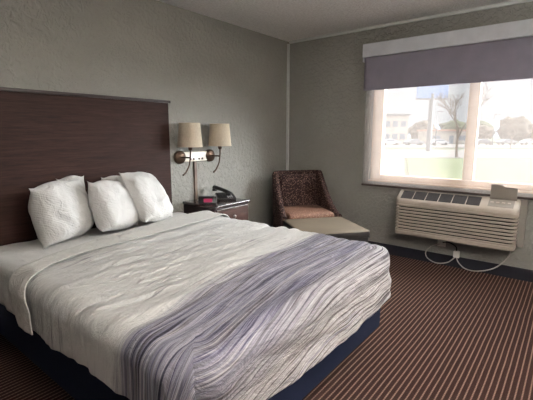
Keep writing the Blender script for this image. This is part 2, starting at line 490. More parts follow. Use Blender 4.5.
# cord, plug and wall socket
so = thing('wall_outlet', 'white wall outlet plate under the air conditioner', 'outlet', (0, -1.945, .245))
ol = lambda bm: (bm.transform(Matrix.Translation((0, 1.945, -.245))), bm)[1]
obj('plate', ol(nbox(-.006, 0, -1.985, -1.905, .19, .30, .003)), WHITEP, so)
for z in (.222, .268):
    obj('socket', ol(nbox(-.0085, -.005, -1.960, -1.930, z-.014, z+.014, .003)), plain('socket_white', srgb(206, 200, 192), .4), so)
cd = thing('power_cord', 'pale power cord looping from the air conditioner to the wall outlet', 'power cord', (-.06, -2.56, .30))
cl_ = lambda bm: (bm.transform(Matrix.Translation((.06, 2.56, -.30))), bm)[1]
CORD = plain('pale_cord', srgb(176, 168, 160), .5)
c = tube(bmesh.new(), [(-.07, -2.555, .302), (-.07, -2.53, .20), (-.08, -2.44, .09), (-.09, -2.31, .032), (-.09, -2.20, .03), (-.075, -2.13, .075), (-.06, -2.105, .12)], .0055, 8, 8)
obj('cord', cl_(c), CORD, cd, smooth=True)
obj('cord_block', cl_(nbox(-.075, -.04, -2.13, -2.075, .115, .185, .008)), WHITEP, cd)
c = tube(bmesh.new(), [(-.06, -2.09, .115), (-.07, -2.03, .055), (-.075, -1.93, .028), (-.075, -1.84, .06), (-.07, -1.815, .12), (-.06, -1.86, .185), (-.045, -1.92, .215), (-.038, -1.945, .222)], .0055, 8, 8)
obj('cord', cl_(c), CORD, cd, smooth=True)
c = tube(bmesh.new(), [(-.035, -1.96, .24), (-.05, -2.02, .255), (-.055, -2.09, .225), (-.055, -2.10, .18)], .006, 8, 8)
obj('cord', cl_(c), BLACKP, cd, smooth=True)
obj('plug', cl_(nbox(-.045, -.0095, -1.963, -1.927, .205, .25, .006)), WHITEP, cd)

# ------------------------------------------------------------------ headboard
hb = thing('headboard', 'tall dark walnut headboard mounted on the wall behind the bed', 'headboard', (-2.66, 0, .25))
hl = lambda bm: (bm.transform(Matrix.Translation((2.66, 0, -.25))), bm)[1]
obj('panel', hl(nbox(-3.45, -1.885, -.045, -.001, .25, 1.592, .003)), HEADWOOD, hb)
obj('cap_rail', hl(nbox(-3.47, -1.868, -.060, -.001, 1.590, 1.612, .004)), CAPWOOD, hb)

# ------------------------------------------------------------------ bed
BX0, BX1, BY1, BY0 = -3.40, -1.835, -.07, -2.06
CX = (BX0+BX1)/2
bed = thing('bed', 'queen bed with navy fabric box spring base against the headboard', 'bed', (CX, -1.06, 0))
bl = lambda bm: (bm.transform(Matrix.Translation((-CX, 1.06, 0))), bm)[1]
b = bmesh.new(); box(b, BX0, BX1, BY0, BY1, .10, .375, .025, 3)
obj('box_spring', bl(b), NAVY, bed, smooth=True, angle=50)
obj('bed_frame', bl(nbox(BX0+.10, BX1-.10, BY0+.12, BY1-.02, .03, .10, .004)), plain('black_frame', srgb(18, 18, 24), .7), bed)
for sx in (BX0+.14, BX1-.14):
    for sy in (BY0+.16, BY1-.08):
        obj('leg', bl(nbox(sx-.03, sx+.03, sy-.03, sy+.03, 0, .03, .003)), BLACKP, bed)
b = bmesh.new(); box(b, BX0, BX1, BY0, BY1, .375, .595, .05, 5)
obj('mattress', bl(b), SHEET, bed, smooth=True, angle=60)

# --- a cloth laid over the mattress
def drape(u, v, half, L, R, r, ztop, flare=0.0):
    """u across from the centre, v down the bed; returns point with normal offset direction"""
    du = abs(u)-(half-R); dv = v-(L-R); sg = 1 if u >= 0 else -1
    if du <= 0 and dv <= 0: return Vector((CX+u, -v, ztop)), Vector((0, 0, 1)), 0
    if du > 0 and dv > 0:
        e = max(du, dv); a = math.atan2(dv, du); dx, dy = math.cos(a), math.sin(a)
        bx, by = half-R, L-R
    elif du > 0: e, dx, dy, bx, by = du, 1, 0, half-R, v
    else: e, dx, dy, bx, by = dv, 0, 1, abs(u), L-R
    flat = R-r
    if e < flat: rho, dz, nz = e, 0, 1
    elif e < flat+r*PI/2:
        t = (e-flat)/r; rho, dz, nz = flat+r*math.sin(t), r*(1-math.cos(t)), math.cos(t)
    else:
        rho, dz, nz = R, r+(e-flat-r*PI/2), 0
    hang = max(0, e-flat)
    rho += flare*max(0, dz-r)
    nh = math.sqrt(max(0, 1-nz*nz))
    P = Vector((CX+sg*(bx+dx*rho), -(by+dy*rho), ztop-dz))
    return P, Vector((sg*dx*nh, -dy*nh, nz)), hang

def lerp_tab(tab, x):
    if x <= tab[0][0]: return tab[0][1]
    for (a, fa), (b_, fb) in zip(tab, tab[1:]):
        if x <= b_:
            t = (x-a)/(b_-a); t = t*t*(3-2*t)*.5+t*.5; return fa+(fb-fa)*t
    return tab[-1][1]

# flat sheet showing between pillows and comforter
HS = (BX1-BX0)/2+.018
def fs(s, t):
    u = -1.02+2.04*s; v = .09+.85*t
    P, N, h = drape(u, v, HS, 5, .07, .05, .605)
    w = .007*noise.noise((u*3, v*11, 1)) + .005*noise.noise((u*9, v*9, 4))
    if h > 0: w += .006*max(0, h)*4*(noise.noise((v*8, h*3, 2))+.4)
    return P+N*(.003+w)
b = bmesh.new(); grid(b, fs, 110, 70)
fsh = obj('flat_sheet', b, SHEET, smooth=True)
tag(fsh, 'white flat sheet showing on the mattress below the pillows', 'sheet')
m_ = fsh.modifiers.new('t', 'SOLIDIFY'); m_.thickness = .003; m_.offset = 1

cf_outer = [(-1.08, .95), (-.92, .80), (-.80, .74), (-.535, .645), (-.225, .545), (.045, .465), (.50, .37), (.9, .36), (1.1, .36)]
cf_inner = [(-1.08, 1.10), (-.92, 1.06), (-.80, .96), (-.66, .86), (-.5, .80), (-.1, .775), (.45, .72), (.9, .66), (1.1, .66)]
HC, LC, RC, rc = (BX1-BX0)/2+.045, 2.125, .17, .075
UM = HC-rc+rc*PI/2+.138          # across half length
VM = LC-rc+rc*PI/2+.195
ZC = .626
def wrinkle(u, v, h, hang):
    w = 0
    w += .013*noise.noise((u*1.1+3, v*7.5+.9*u, .3))
    w += .009*noise.noise((u*2.7, v*17-1.6*u, 5.1))
    w += .0050*(1-abs(noise.noise((u*1.8+v*1.2, v*10-2*u, 9.4)))*2)
    if h > 0:
        k = min(1, h/.30)
        if hang == 'side': w += k*(.012*noise.noise((v*5.5+h*2.5, h*1.2, 7.7)) + .005*noise.noise((v*13+h*6, h*2, 2.2)))
        elif hang == 'foot': w += k*(.013*noise.noise((u*5.0-h*2, h*1.5, 3.7)) + .006*noise.noise((u*12+h*5, h*3, 6.2)))
    return w
def cf(s, t, extra=0.0):
    u = -UM+2*UM*s; v0 = lerp_tab(cf_outer, u)+.05
    v = v0+(VM-v0)*t
    P, N, h = drape(u, v, HC, LC, RC, rc, ZC, .05)
    du = abs(u)-(HC-RC); dv = v-(LC-RC)
    side = 'side' if du > dv else 'foot'
    hh = max(0, h)
    P = P+N*wrinkle(u, v, hh, side)
    # uneven hem: pull up or let down the last centimetres
    if hh > .15:
        q = (hh-.15)/.2
        c_ = noise.noise((u*2.1 if side == 'foot' else 4+v*2.0, 8.8, 0))
        P.z += q*.035*c_
    return P
def cfuv(s, t):
    u = -UM+2*UM*s; v0 = lerp_tab(cf_outer, u)+.05
    return (u+2, v0+(VM-v0)*t)
b = bmesh.new(); grid(b, cf, 260, 300, cfuv)
COMF = comforter_mat()
comf = thing('comforter', 'cream comforter with grey violet striped foot end, turned back near pillows', 'comforter', (CX, -1.3, .62))
kl = lambda bm: (bm.transform(Matrix.Translation((-CX, 1.3, -.62))), bm)[1]
o = obj('printed_cover', kl(b), COMF, comf, smooth=True)
m_ = o.modifiers.new('t', 'SOLIDIFY'); m_.thickness = .012; m_.offset = -1
def cu(s, t):
    u = -UM+2*UM*s; va = lerp_tab(cf_outer, u); vb = lerp_tab(cf_inner, u)
    v = va+(vb-va)*t
    P, N, h = drape(u, v, HC+.006, LC, RC, rc, ZC, .05)
    puff = .034*math.sin(PI*min(1, t/.35)/2)**.6 if t < .35 else .034*(1-.15*(t-.35)/.65)
    
    if t < .02: puff = -.012
    w = .010*noise.noise((u*2+v*2, v*14+u*3, 2.5)) + .003*noise.noise((u*5, v*30+u*5, 8.5))
    return P+N*(puff+w*math.sin(PI*t))
b = bmesh.new(); grid(b, cu, 240, 40)
cuf = obj('turned_back_cuff', kl(b), CUFF, comf, smooth=True); cuf['label'] = 'plain cream reverse side folded back'
m_ = cuf.modifiers.new('t', 'SOLIDIFY'); m_.thickness = .006; m_.offset = -1

# ------------------------------------------------------------------ pillows
def pillow_bm(w, h, t, seed, ear=.02):
    bm = bmesh.new(); N = 44
    def face(sign):
        def fn(a, b_):
            s, q = 2*a-1, 2*b_-1
            s = math.copysign(abs(s)**.75, s); q = math.copysign(abs(q)**.75, q)
            x = w/2*s*(1-.07*q*q*abs(s)**2+.08*abs(s*q)**9)
            z = h/2*q*(1-.12*s*s*abs(q)**2+.10*abs(s*q)**9)
            e = (1-abs(s)**2.6)*(1-abs(q)**2.6)
            d = t/2*max(0, e)**.5
            # lower half is fatter, the top softer
            d *= 1+.16*(-q)
            k = abs(s*q)**3
            n = .022*noise.noise((x*7+seed, z*6, sign*2+seed)) + .010*noise.noise((x*16, z*15+seed, sign*3))
            n += .010*(.5-abs(noise.noise((x*9+z*6+seed, z*4, seed*1.7))))
            y = sign*(d+n*min(1, e*5+.05)) + k*.012*noise.noise((seed, s*3, q*3))
            x += .010*noise.noise((z*9, seed, 1))*abs(s)**2; z += .012*noise.noise((x*9, seed, 2))*abs(q)**2
            return (x, y, z+h/2)
        grid(bm, fn, N, N, flip=(sign > 0))
    face(1); face(-1)
    bmesh.ops.remove_doubles(bm, verts=bm.verts, dist=.0006)
    bmesh.ops.recalc_face_normals(bm, faces=bm.faces)
    return bm
pillows = [
 # x, y, w, h, t, lean, yaw, roll, seed, label
 (-2.945, -.295, .45, .400, .24, 8, 26, -2, 1.3, 'leftmost front white pillow standing against the headboard'),
 (-2.605, -.385, .44, .375, .22, 20, 28, 7, 4.6, 'middle front white pillow leaning against the headboard'),
 (-2.285, -.415, .44, .440, .20, 32, 30, 8, 7.9, 'right front white pillow, tilted, nearest the wall lamp'),
 (-2.800, -.108, .20, .415, .09, 2, 0, -2, 11.2, 'white pillow mostly hidden behind the leftmost front pillow'),
 (-2.490, -.112, .22, .390, .09, 2, 0, 3, 14.5, 'white pillow mostly hidden behind the middle and right pillows'),
]
for x, y, w_, h_, t_, lean, yaw, roll, seed, lab in pillows:
    o = obj('pillow', pillow_bm(w_, h_, t_, seed), PILLOW, smooth=True)
    o.matrix_world = Matrix.Translation((x, y, .604+.08*math.sin(math.radians(lean)))) @ Matrix.Rotation(math.radians(yaw), 4, 'Z') @ Matrix.Rotation(math.radians(-lean), 4, 'X') @ Matrix.Rotation(math.radians(roll), 4, 'Y')
    tag(o, lab, 'pillow', 'white pillows on the bed')

# ------------------------------------------------------------------ nightstand
NX0, NX1, NY0, NZ = -1.735, -1.26, -.455, .68
ns = thing('nightstand', 'small dark wooden nightstand with a drawer between bed and armchair', 'nightstand', ((NX0+NX1)/2, NY0/2, 0))
nl = lambda bm: (bm.transform(Matrix.Translation((-(NX0+NX1)/2, -NY0/2, 0))), bm)[1]
b = nbox(NX0+.012, NX1-.012, NY0+.02, -.006, .06, NZ-.025, .003)
obj('body', nl(b), NIGHTDARK, ns)
obj('table_top', nl(nbox(NX0, NX1, NY0, -.002, NZ-.025, NZ, .006)), plain('polished_dark_top', srgb(52, 38, 38), .16, coat=.4), ns)
obj('plinth', nl(nbox(NX0+.03, NX1-.03, NY0+.05, -.02, 0, .06)), NIGHTDARK, ns)
for z0, z1 in ((.47, .64), (.27, .455), (.075, .255)):
    d = obj('drawer', nl(nbox(NX0+.025, NX1-.025, NY0+.002, NY0+.022, z0, z1, .004)), NIGHTWOOD, ns)
    k = bmesh.new(); xc = (NX0+NX1)/2; zc = (z0+z1)/2
    lathe(k, [(.005, 0), (.006, .012), (.015, .018), (.016, .026), (.006, .031)], 20, Matrix.Translation((xc, NY0+.003, zc)) @ Matrix.Rotation(PI/2, 4, 'X'))
    kn = obj('knob', nl(k), METAL, d, smooth=True); kn['label'] = 'silver knob'

# alarm clock
ck = thing('alarm_clock', 'small black alarm clock with glowing pink display on the nightstand', 'clock', (-1.650, -.27, NZ), math.radians(-48))
b = bmesh.new(); extrude_profile(b, [(-.045, 0), (.05, 0), (.045, .045), (.02, .068), (-.02, .062)], 'x', -.085, .085, bev=.008)
obj('case', b, BLACKP, ck, smooth=True, angle=40)
Mf = Matrix.Translation((0, -.0335, .031)) @ Matrix.Rotation(-math.atan2(.025, .062), 4, 'X')
dsp = obj('display', nbox(-.035, .045, -.0035, .002, -.017, .017, .003, M=Mf), emit('pink_display', (1.0, .12, .26, 1), .2), ck)
dsp['label'] = 'pink glowing display'
b = bmesh.new()
for x in (-.055, -.03, .0, .03): box(b, x-.008, x+.008, -.004, .008, .064, .071, .002)
obj('buttons', b, plain('grey_button', srgb(120, 118, 122), .5), ck)

# telephone
ph = thing('telephone', 'black desk telephone with raised handset on the right of the nightstand', 'telephone', (-1.375, -.232, NZ), math.radians(-30))
b = bmesh.new(); extrude_profile(b, [(-.09, 0), (.09, 0), (.09, .055), (.06, .06), (-.09, .022)], 'x', -.085, .085, bev=.006)
obj('base', b, BLACKP, ph, smooth=True, angle=40)
ks = bmesh.new(); ang = math.atan2(.038, .15)
Mk = Matrix.Translation((.03, -.045, .0345)) @ Matrix.Rotation(ang, 4, 'X')
for i in range(3):
    for j in range(4): box(ks, i*.02-.03, i*.02-.017, j*.022-.035, j*.022-.021, 0, .006, .0015, M=Mk)
obj('keypad', ks, plain('key_grey', srgb(178, 176, 176), .5), ph)
hs = bmesh.new()
tube(hs, [(-.085, .11, .106), (-.066, .06, .106), (-.038, .0, .098), (-.012, -.06, .086), (.005, -.105, .072)], [.024, .021, .018, .021, .024], 12, 5)
lathe(hs, [(.012, 0), (.024, .004), (.025, .024), (.016, .03)], 20, Matrix.Translation((.0, -.105, .048)))
lathe(hs, [(.012, 0), (.024, .004), (.025, .024), (.016, .03)], 20, Matrix.Translation((-.085, .10, .070)))
obj('handset', hs, BLACKP, ph, smooth=True, angle=50)
cc = []
for i in range(90):
    t = i/89; a = t*2*PI*15
    base = Vector((-.055+.0+.09*math.sin(t*PI)*-1, -.11-.05*math.sin(t*PI)+.05*t, .045-.035*min(1, t*3)))
    cc.append(base+Vector((0, math.cos(a)*.006, math.sin(a)*.006+.002)))
obj('coiled_cord', tube(bmesh.new(), cc, .0022, 6, 1), BLACKP, ph, smooth=True)

# notepad lying by the clock
npd = obj('notepad', nbox(-.05, .05, -.07, .07, 0, .006, .001), WHITEP)
npd.location = (-1.53, -.12, NZ); npd.rotation_euler = (0, 0, math.radians(15))
tag(npd, 'small white notepad lying on the nightstand between clock and telephone', 'notepad')

# ------------------------------------------------------------------ wall lamp
WLX, WLZ = -1.565, 1.105
wlmp = thing('wall_lamp', 'twin wall lamp with two beige drum shades on a long plate', 'lamp', (WLX, 0, WLZ))
ll = lambda bm: (bm.transform(Matrix.Translation((-WLX, 0, -WLZ))), bm)[1]
obj('backplate', ll(nbox(-1.77, -1.36, -.026, -.001, WLZ-.048, WLZ+.048, .010, 3)), plain('glossy_cream_plate', srgb(232, 222, 206), .22, coat=.3), wlmp)
for x in (-1.755, -1.375):
    MX = Matrix.Translation((x, -.001, WLZ)) @ Matrix.Rotation(PI/2, 4, 'X')
    b = lathe(bmesh.new(), [(.062, 0), (.064, .008), (.060, .030), (.052, .036), (.030, .040), (.016, .046)], 36, MX)
    obj('mounting_disc', ll(b), BRONZE, wlmp, smooth=True, angle=40)
    a = tube(bmesh.new(), [(x, -.04, WLZ), (x+.002, -.10, WLZ), (x+.003, -.15, WLZ)], .007, 10, 4)
    obj('arm', ll(a), BRONZE, wlmp, smooth=True)
    sx = x+.012
    st_ = tube(bmesh.new(), [(sx-.095, -.155, WLZ-.155), (sx-.058, -.155, WLZ-.128), (sx-.022, -.155, WLZ-.075), (sx-.006, -.155, WLZ-.02), (sx, -.155, WLZ+.04), (sx, -.155, WLZ+.085)], [.0085, .0075, .0065, .0065, .0065, .0065], 10, 6)
    obj('curved_stem', ll(st_), BRONZE, wlmp, smooth=True)
    b = lathe(bmesh.new(), [(.010, 0), (.016, .004), (.019, .02), (.019, .05), (.014, .06)], 24, Matrix.Translation((sx, -.155, WLZ+.065)))
    obj('socket', ll(b), BRONZE, wlmp, smooth=True, angle=40)
    b = lathe(bmesh.new(), [(.008, 0), (.014, .01), (.028, .045), (.030, .062), (.022, .082), (.006, .092)], 20, Matrix.Translation((sx, -.155, WLZ+.125)))
    obj('bulb', ll(b), plain('frosted_bulb', srgb(235, 232, 225), .3) if x < -1.5 else bpy.data.materials['frosted_bulb'], wlmp, smooth=True)
    b = bmesh.new()
    prof = [(.115, 0), (.1145, .004), (.113, .006), (.096, .210), (.0975, .214), (.094, .216), (.0925, .212), (.1095, .006), (.1115, 0), (.115, 0)]
    lathe(b, prof, 48, Matrix.Translation((sx, -.155, WLZ+.098)), cap=False)
    shd = obj('lamp_shade', ll(b), SHADE, wlmp, smooth=True, angle=30)
    b = bmesh.new()
    for k in range(3):
        a_ = k*2*PI/3
        tube(b, [(sx, -.155, WLZ+.125), (sx+  .109*math.cos(a_), -.155+.109*math.sin(a_), WLZ+.112)], .0018, 6, 1)
    obj('shade_spider', ll(b), BRONZE, shd)
b = bmesh.new()
SW = plain('switch_brown', srgb(74, 58, 50), .5)
for x in (-1.635, -1.595, -1.525, -1.485):
    obj('switch', ll(nbox(x-.010, x+.010, -.031, -.024, WLZ-.034, WLZ-.014, .002)), SW, wlmp)
b.free()
cc_ = obj('cord_cover', nbox(WLX-.016, WLX+.016, -.018, -.001, NZ-.02, WLZ-.049, .003), plain('brown_cord_cover', srgb(112, 92, 78), .5))
cc_.location = (0, 0, 0)
tag(cc_, 'vertical brown cord cover strip below the twin wall lamp', 'cord cover')

# ------------------------------------------------------------------ armchair
TH = math.atan2(-.61, .79)
ch = thing('armchair', 'brown speckled upholstered armchair in the corner under bare wall', 'armchair', (-.67, -.81, 0), TH)
def armprof(y):            # height of the shell top along depth
    t = max(0, min(1, y/.50)); return .475+.425*t**1.55
# U-shaped plan path, outer
pts = []
hw0, hw1, D = .345, .310, .60
NA = 18
for k in range(NA): t = k/NA; pts.append((-(hw0+(hw1-hw0)*t), t*(D-.12)))
for k in range(9): a = PI - k*(PI/2)/8; pts.append((-(hw1-.12)+.12*math.cos(a), D-.12+.12*math.sin(a)))
for k in range(1, 10): pts.append((-(hw1-.12)+2*(hw1-.12)*k/10, D))
R_ = [(-x, y) for x, y in reversed(pts[:NA+9])]
pts += R_
nP = len(pts)
nrm = []
for i in range(nP):
    a, b_ = Vector(pts[max(i-1, 0)]), Vector(pts[min(i+1, nP-1)])
    d = (b_-a).normalized(); nrm.append(Vector((-d.y, d.x)))       # outward is left of travel? set below
cen = Vector((0, .3))
for i in range(nP):
    if (Vector(pts[i])-cen).dot(nrm[i]) < 0: nrm[i] = -nrm[i]
th = .075
b = bmesh.new()
prev = None
for i in range(nP):
    o_ = Vector(pts[i]); nn = nrm[i]; zt = armprof(o_.y)
    isb = max(0, min(1, (o_.y-.40)/.2)); lean = .03*isb
    base = o_ - nn*.015
    sec = [(0, .10), (0, zt-.035), (-.010, zt-.012), (-.026, zt), (-.05, zt), (-.066, zt-.012), (-th, zt-.035), (-th, .40), (-th, .10)]
    ring = []
    for off, z in sec:
        q = o_ + nn*off
        if z < .45 and off > -.01: q = o_-nn*.012*(1-(z-.1)/.35)
        q = q - Vector((0, 1))*lean*(1-max(0, (z-.45))/.45)*.6
        ring.append(b.verts.new((q.x, q.y, z)))
    if prev:
        for k in range(len(ring)-1): b.faces.new((prev[k], prev[k+1], ring[k+1], ring[k]))
        b.faces.new((prev[-1], prev[0], ring[0], ring[-1]))
    else: b.faces.new(ring)
    prev = ring
b.faces.new(list(reversed(prev)))
bmesh.ops.recalc_face_normals(b, faces=b.faces)
obj('shell', b, CHAIRF, ch, smooth=True, angle=50)
# padded inner back
def ib(s, t):
    x = (-.235+.47*s); z = .44+.42*t
    e = (1-abs(2*s-1)**4)*(1-abs(2*t-1)**6)
    return (x, .515+.0*t-.035*max(0, e)**.4-.02*(1-t), z)
b = bmesh.new(); grid(b, ib, 24, 20)
o = obj('back_cushion', b, CHAIRF, ch, smooth=True)
m_ = o.modifiers.new('t', 'SOLIDIFY'); m_.thickness = .02
b = bmesh.new(); box(b, -.262, .262, -.005, .505, .37, .492, .035, 5)
for v in b.verts:
    if v.co.z > .46: v.co.z += .016*(1-(v.co.x/.26)**2)*(1-((v.co.y-.25)/.27)**2)
sc = obj('seat_cushion', b, SEATF, ch, smooth=True, angle=70); sc['label'] = 'warm tan seat cushion'
obj('front_rail', nbox(-.265, .265, .005, .05, .10, .37, .012), CHAIRF, ch)
for sx in (-.27, .27):
    for sy in (.05, .52):
        obj('leg', lathe(bmesh.new(), [(.014, 0), (.022, .11)], 16, Matrix.Translation((sx, sy, 0))), CAPWOOD, ch, smooth=True, angle=40)
BRASS = plain('brass', srgb(190, 150, 80), .3, metal=.9)
for x in (-.308, .308):
    b = lathe(bmesh.new(), [(.010, 0), (.009, .004), (.004, .007)], 14, Matrix.Translation((x, .0, .435)) @ Matrix.Rotation(PI/2, 4, 'X'))
    obj('brass_stud', b, BRASS, ch)

# ottoman
F_ = Vector((-.61, -.79)); oc = Vector((-.67, -.81))+F_*.335
ot = thing('ottoman', 'low ottoman with taupe vinyl top and dark sides before the armchair', 'ottoman', (oc.x, oc.y, 0), TH)
b = bmesh.new(); box(b, -.315, .315, -.31, .31, .10, .385, .012, 3)
obj('base', b, OTTO, ot, smooth=True, angle=50)
b = bmesh.new(); box(b, -.325, .325, -.32, .32, .385, .450, .018, 4)
for v in b.verts:
    if v.co.z > .43: v.co.z += .006*(1-(v.co.x/.33)**2)*(1-(v.co.y/.33)**2)
tc_ = obj('top_cushion', b, (VINYL, OTTO), ot, smooth=True, angle=60)
for f in tc_.data.polygons: f.material_index = 0 if f.normal.z > .5 else 1      # taupe top panel, dark boxing round the sides
pp = bmesh.new(); tube(pp, [(-.318, -.312, .387), (.318, -.312, .387), (.318, .312, .387), (-.318, .312, .387), (-.318, -.312, .387)], .006, 8, 1)
obj('piping', pp, OTTO, ot, smooth=True)
for sx in (-.27, .27):
    for sy in (-.27, .27):
        obj('leg', lathe(bmesh.new(), [(.016, 0), (.024, .105)], 16, Matrix.Translation((sx, sy, 0))), CAPWOOD, ot, smooth=True, angle=40)

# ------------------------------------------------------------------ outdoors
GZ = -1.30
aV = math.radians(38.6)
FV = Vector((math.cos(aV), math.sin(aV), 0)); RV = Vector((math.sin(aV), -math.cos(aV), 0))
# the road runs at this heading past the hotel; site coordinates: D away from the hotel, L along the road
def site(D, L, z=GZ): p = Vector((-4.10, -2.93, 0))+FV*D+RV*L; return Vector((p.x, p.y, z))
RZ = math.atan2(RV.y, RV.x)
def noisy(name, c1, c2, sc, rough=.9):
    m = NT(name); m.col(m.ramp([(.35, c1), (.65, c2)], m.noise(m.coords(), sc, 5, .6)).outputs[0])
    m.b.inputs['Roughness'].default_value = rough; m.b.inputs['Specular IOR Level'].default_value = .1; return m.m
def quad(P, mat, name, th=.1):
    t = bmesh.new(); A = [t.verts.new(p) for p in P]; B = [t.verts.new((p[0], p[1], p[2]-th)) for p in P]; n = len(P)
    t.faces.new(A); t.faces.new(list(reversed(B)))
    for i in range(n): t.faces.new((A[i], B[i], B[(i+1) % n], A[(i+1) % n]))
    bmesh.ops.recalc_face_normals(t, faces=t.faces)
    o = obj(name, t, mat); o['kind'] = 'structure'; return o
GRASSM = noisy('lawn_green', srgb(62, 70, 44), srgb(76, 84, 54), .6)
ASPH = noisy('pale_asphalt', srgb(84, 80, 78), srgb(96, 91, 88), .5)
FARG = noisy('far_verge', srgb(62, 68, 46), srgb(76, 78, 58), .1)
quad([site(9, -120, GZ-.12), site(9, 160, GZ-.12), site(560, 420, GZ-.12), site(560, -300, GZ-.12)], FARG, 'ground', .4)
quad([site(9, 4.0, GZ-.02), site(9, 60, GZ-.02), site(43, 95, GZ-.02), site(43, 15.5, GZ-.02), site(24, 8.9, GZ-.02)], GRASSM, 'lawn')
quad([site(9, -20), site(9, 3.8), site(24, 8.6), site(43, 15.2), site(43, -25)], ASPH, 'parking_lot')
quad([site(43.4, -60), site(43.4, 130), site(66, 130), site(66, -60)], ASPH, 'road')
quad([site(76, -60), site(76, 140), site(104, 140), site(104, -60)], ASPH, 'far_parking_lot')

# hills
def hill_line(D, pts, mat, name, depth):
    b = bmesh.new()
    top_ = [b.verts.new(site(D, L, z)) for L, z in pts]; f = [b.verts.new(site(D-depth, L, GZ-.4)) for L, z in pts]; k = [b.verts.new(site(D+depth, L, GZ-.4)) for L, z in pts]
    for i in range(len(pts)-1):
        b.faces.new((f[i], f[i+1], top_[i+1], top_[i])); b.faces.new((top_[i], top_[i+1], k[i+1], k[i]))
    bmesh.ops.recalc_face_normals(b, faces=b.faces)
    o = obj(name, b, mat, smooth=True); o['kind'] = 'structure'
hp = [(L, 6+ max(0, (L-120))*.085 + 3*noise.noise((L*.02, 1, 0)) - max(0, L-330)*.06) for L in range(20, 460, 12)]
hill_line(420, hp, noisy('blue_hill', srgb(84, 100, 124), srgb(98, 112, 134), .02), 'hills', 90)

# shrubby tree line on the far side of the parking lot
LEAF = [noisy('winter_brush', srgb(58, 52, 46), srgb(84, 76, 66), 1.2), noisy('green_brush', srgb(48, 56, 40), srgb(70, 76, 56), 1.2)]
BARK = noisy('bark', srgb(76, 66, 60), srgb(104, 92, 82), 3)
def crown_bm(rad, hh, seed):
    b = bmesh.new(); bmesh.ops.create_icosphere(b, subdivisions=4, radius=1)
    for v in b.verts:
        n = 1+.30*noise.noise(v.co*1.7+Vector((seed, 0, 0)))+.22*noise.noise(v.co*5+Vector((seed, 3, 0)))
        v.co = Vector((v.co.x*rad*n, v.co.y*rad*n, v.co.z*hh*n))
    return b
protos = []
for k in range(3):
    o = thing('tree', 'x', 'tree', (0, 0, -50), 0, 'trees beyond the far parking lot')
    obj('trunk', lathe(bmesh.new(), [(.30, 0), (.18, 2.6)], 10), BARK, o, smooth=True)
    cr = crown_bm(3.0+k*.5, 2.3+k*.3, k*7.3); cr.transform(Matrix.Translation((0, 0, 3.2)))
    obj('crown', cr, LEAF[k % 2], o, smooth=True)
    protos.append(o)
def copy_tree(o, parent=None):
    c = o.copy(); COL.objects.link(c)
    if parent: c.parent = parent
    for chd in [x for x in o.children]: copy_tree(chd, c)
    return c
random.seed(3)
spots = []
L = 40
while L < 108:
    spots.append(((126, 138)[len(spots) % 2]+random.uniform(-1, 1), L)); L += random.uniform(4.6, 5.4)
used = [False]*3
for i, (D_, L_) in enumerate(spots):
    k = i % 3
    o = protos[k] if not used[k] else copy_tree(protos[k]); used[k] = True
    o.location = site(D_, L_, GZ-.12); s = random.uniform(.85, 1.25); o.scale = (s, s, s*random.uniform(.85, 1.1)); o.rotation_euler = (0, 0, random.uniform(0, 6))
    o['label'] = 'hazy %s tree in the tree line beyond the far parking lot' % ('brown', 'green', 'brown')[k]

# bare winter tree
def bare_tree(seed, hgt):
    rnd = random.Random(seed); b = bmesh.new()
    def br(p, d, ln, r, lev):
        q = p+d*ln
        mid = (p+q)/2+Vector((rnd.uniform(-1, 1), rnd.uniform(-1, 1), 0))*ln*.06
        tube(b, [p, mid, q], [r, r*.85, r*.65], 5, 2)
        if lev == 0: return
        for _ in range(3 if lev > 1 else 4):
            nd = (d+Vector((rnd.uniform(-1, 1), rnd.uniform(-1, 1), rnd.uniform(-.1, .7)))*.72).normalized()
            br(p+(q-p)*rnd.uniform(.55, 1), nd, ln*rnd.uniform(.6, .8), r*.6, lev-1)
    br(Vector((0, 0, 0)), Vector((0, 0, 1)), hgt*.34, hgt*.014, 5)
    return b
o = obj('bare_tree', bare_tree(5, 10.5), BARK); o.location = site(45, 22.0, GZ-.2)
tag(o, 'bare leafless tree on the verge, just left of the window mullion', 'tree')
o = obj('bare_tree', bare_tree(9, 7.0), BARK); o.location = site(72, 45, GZ-.2)
tag(o, 'smaller bare leafless tree across the road, right of the window mullion', 'tree')

# roadside sign on a pole
sg = thing('road_sign', 'tall roadside sign with blue panel on a single grey pole', 'sign', site(60, 24.9), RZ)
GREYM = plain('grey_steel', srgb(84, 86, 90), .6)
obj('pole', lathe(bmesh.new(), [(.38, 0), (.34, 8.6)], 20), GREYM, sg, smooth=True, angle=40)
obj('panel', nbox(-2.3, 2.3, -.25, .25, 7.9, 10.0, .05), plain('blue_sign_face', srgb(92, 122, 168), .5), sg)
obj('panel_frame', nbox(-2.4, 2.4, -.2, .2, 7.72, 7.9, .02), GREYM, sg)

# pale building across the road, on the left
bd = thing('building', 'pale two-storey building with dark windows across the road', 'building', site(104, 33.0), RZ)
WH = noisy('pale_stucco', srgb(140, 134, 128), srgb(156, 150, 144), .3)
obj('wall', nbox(-4.5, 4.5, 0, 9, 0, 7.4, .05), WH, bd)
obj('roof', nbox(-4.8, 4.8, -.3, 9.3, 7.4, 7.9, .05), GREYM, bd)
WD = plain('dark_window', srgb(90, 98, 110), .3)
for k in range(4):
    for z in (1.2, 4.5): obj('window', nbox(-3.9+k*2.1, -2.5+k*2.1, -.05, .02, z, z+1.5, .02), WD, bd)
bd2 = thing('building', 'long low pale building behind the row of parked cars', 'building', site(106, 50.0), RZ)
obj('wall', nbox(-6, 6, 0, 8, 0, 3.4, .05), WH, bd2); obj('roof', nbox(-6.3, 6.3, -.4, 8.4, 3.4, 3.8, .05), noisy('rust_roof', srgb(150, 112, 98), srgb(172, 134, 118), .4), bd2)
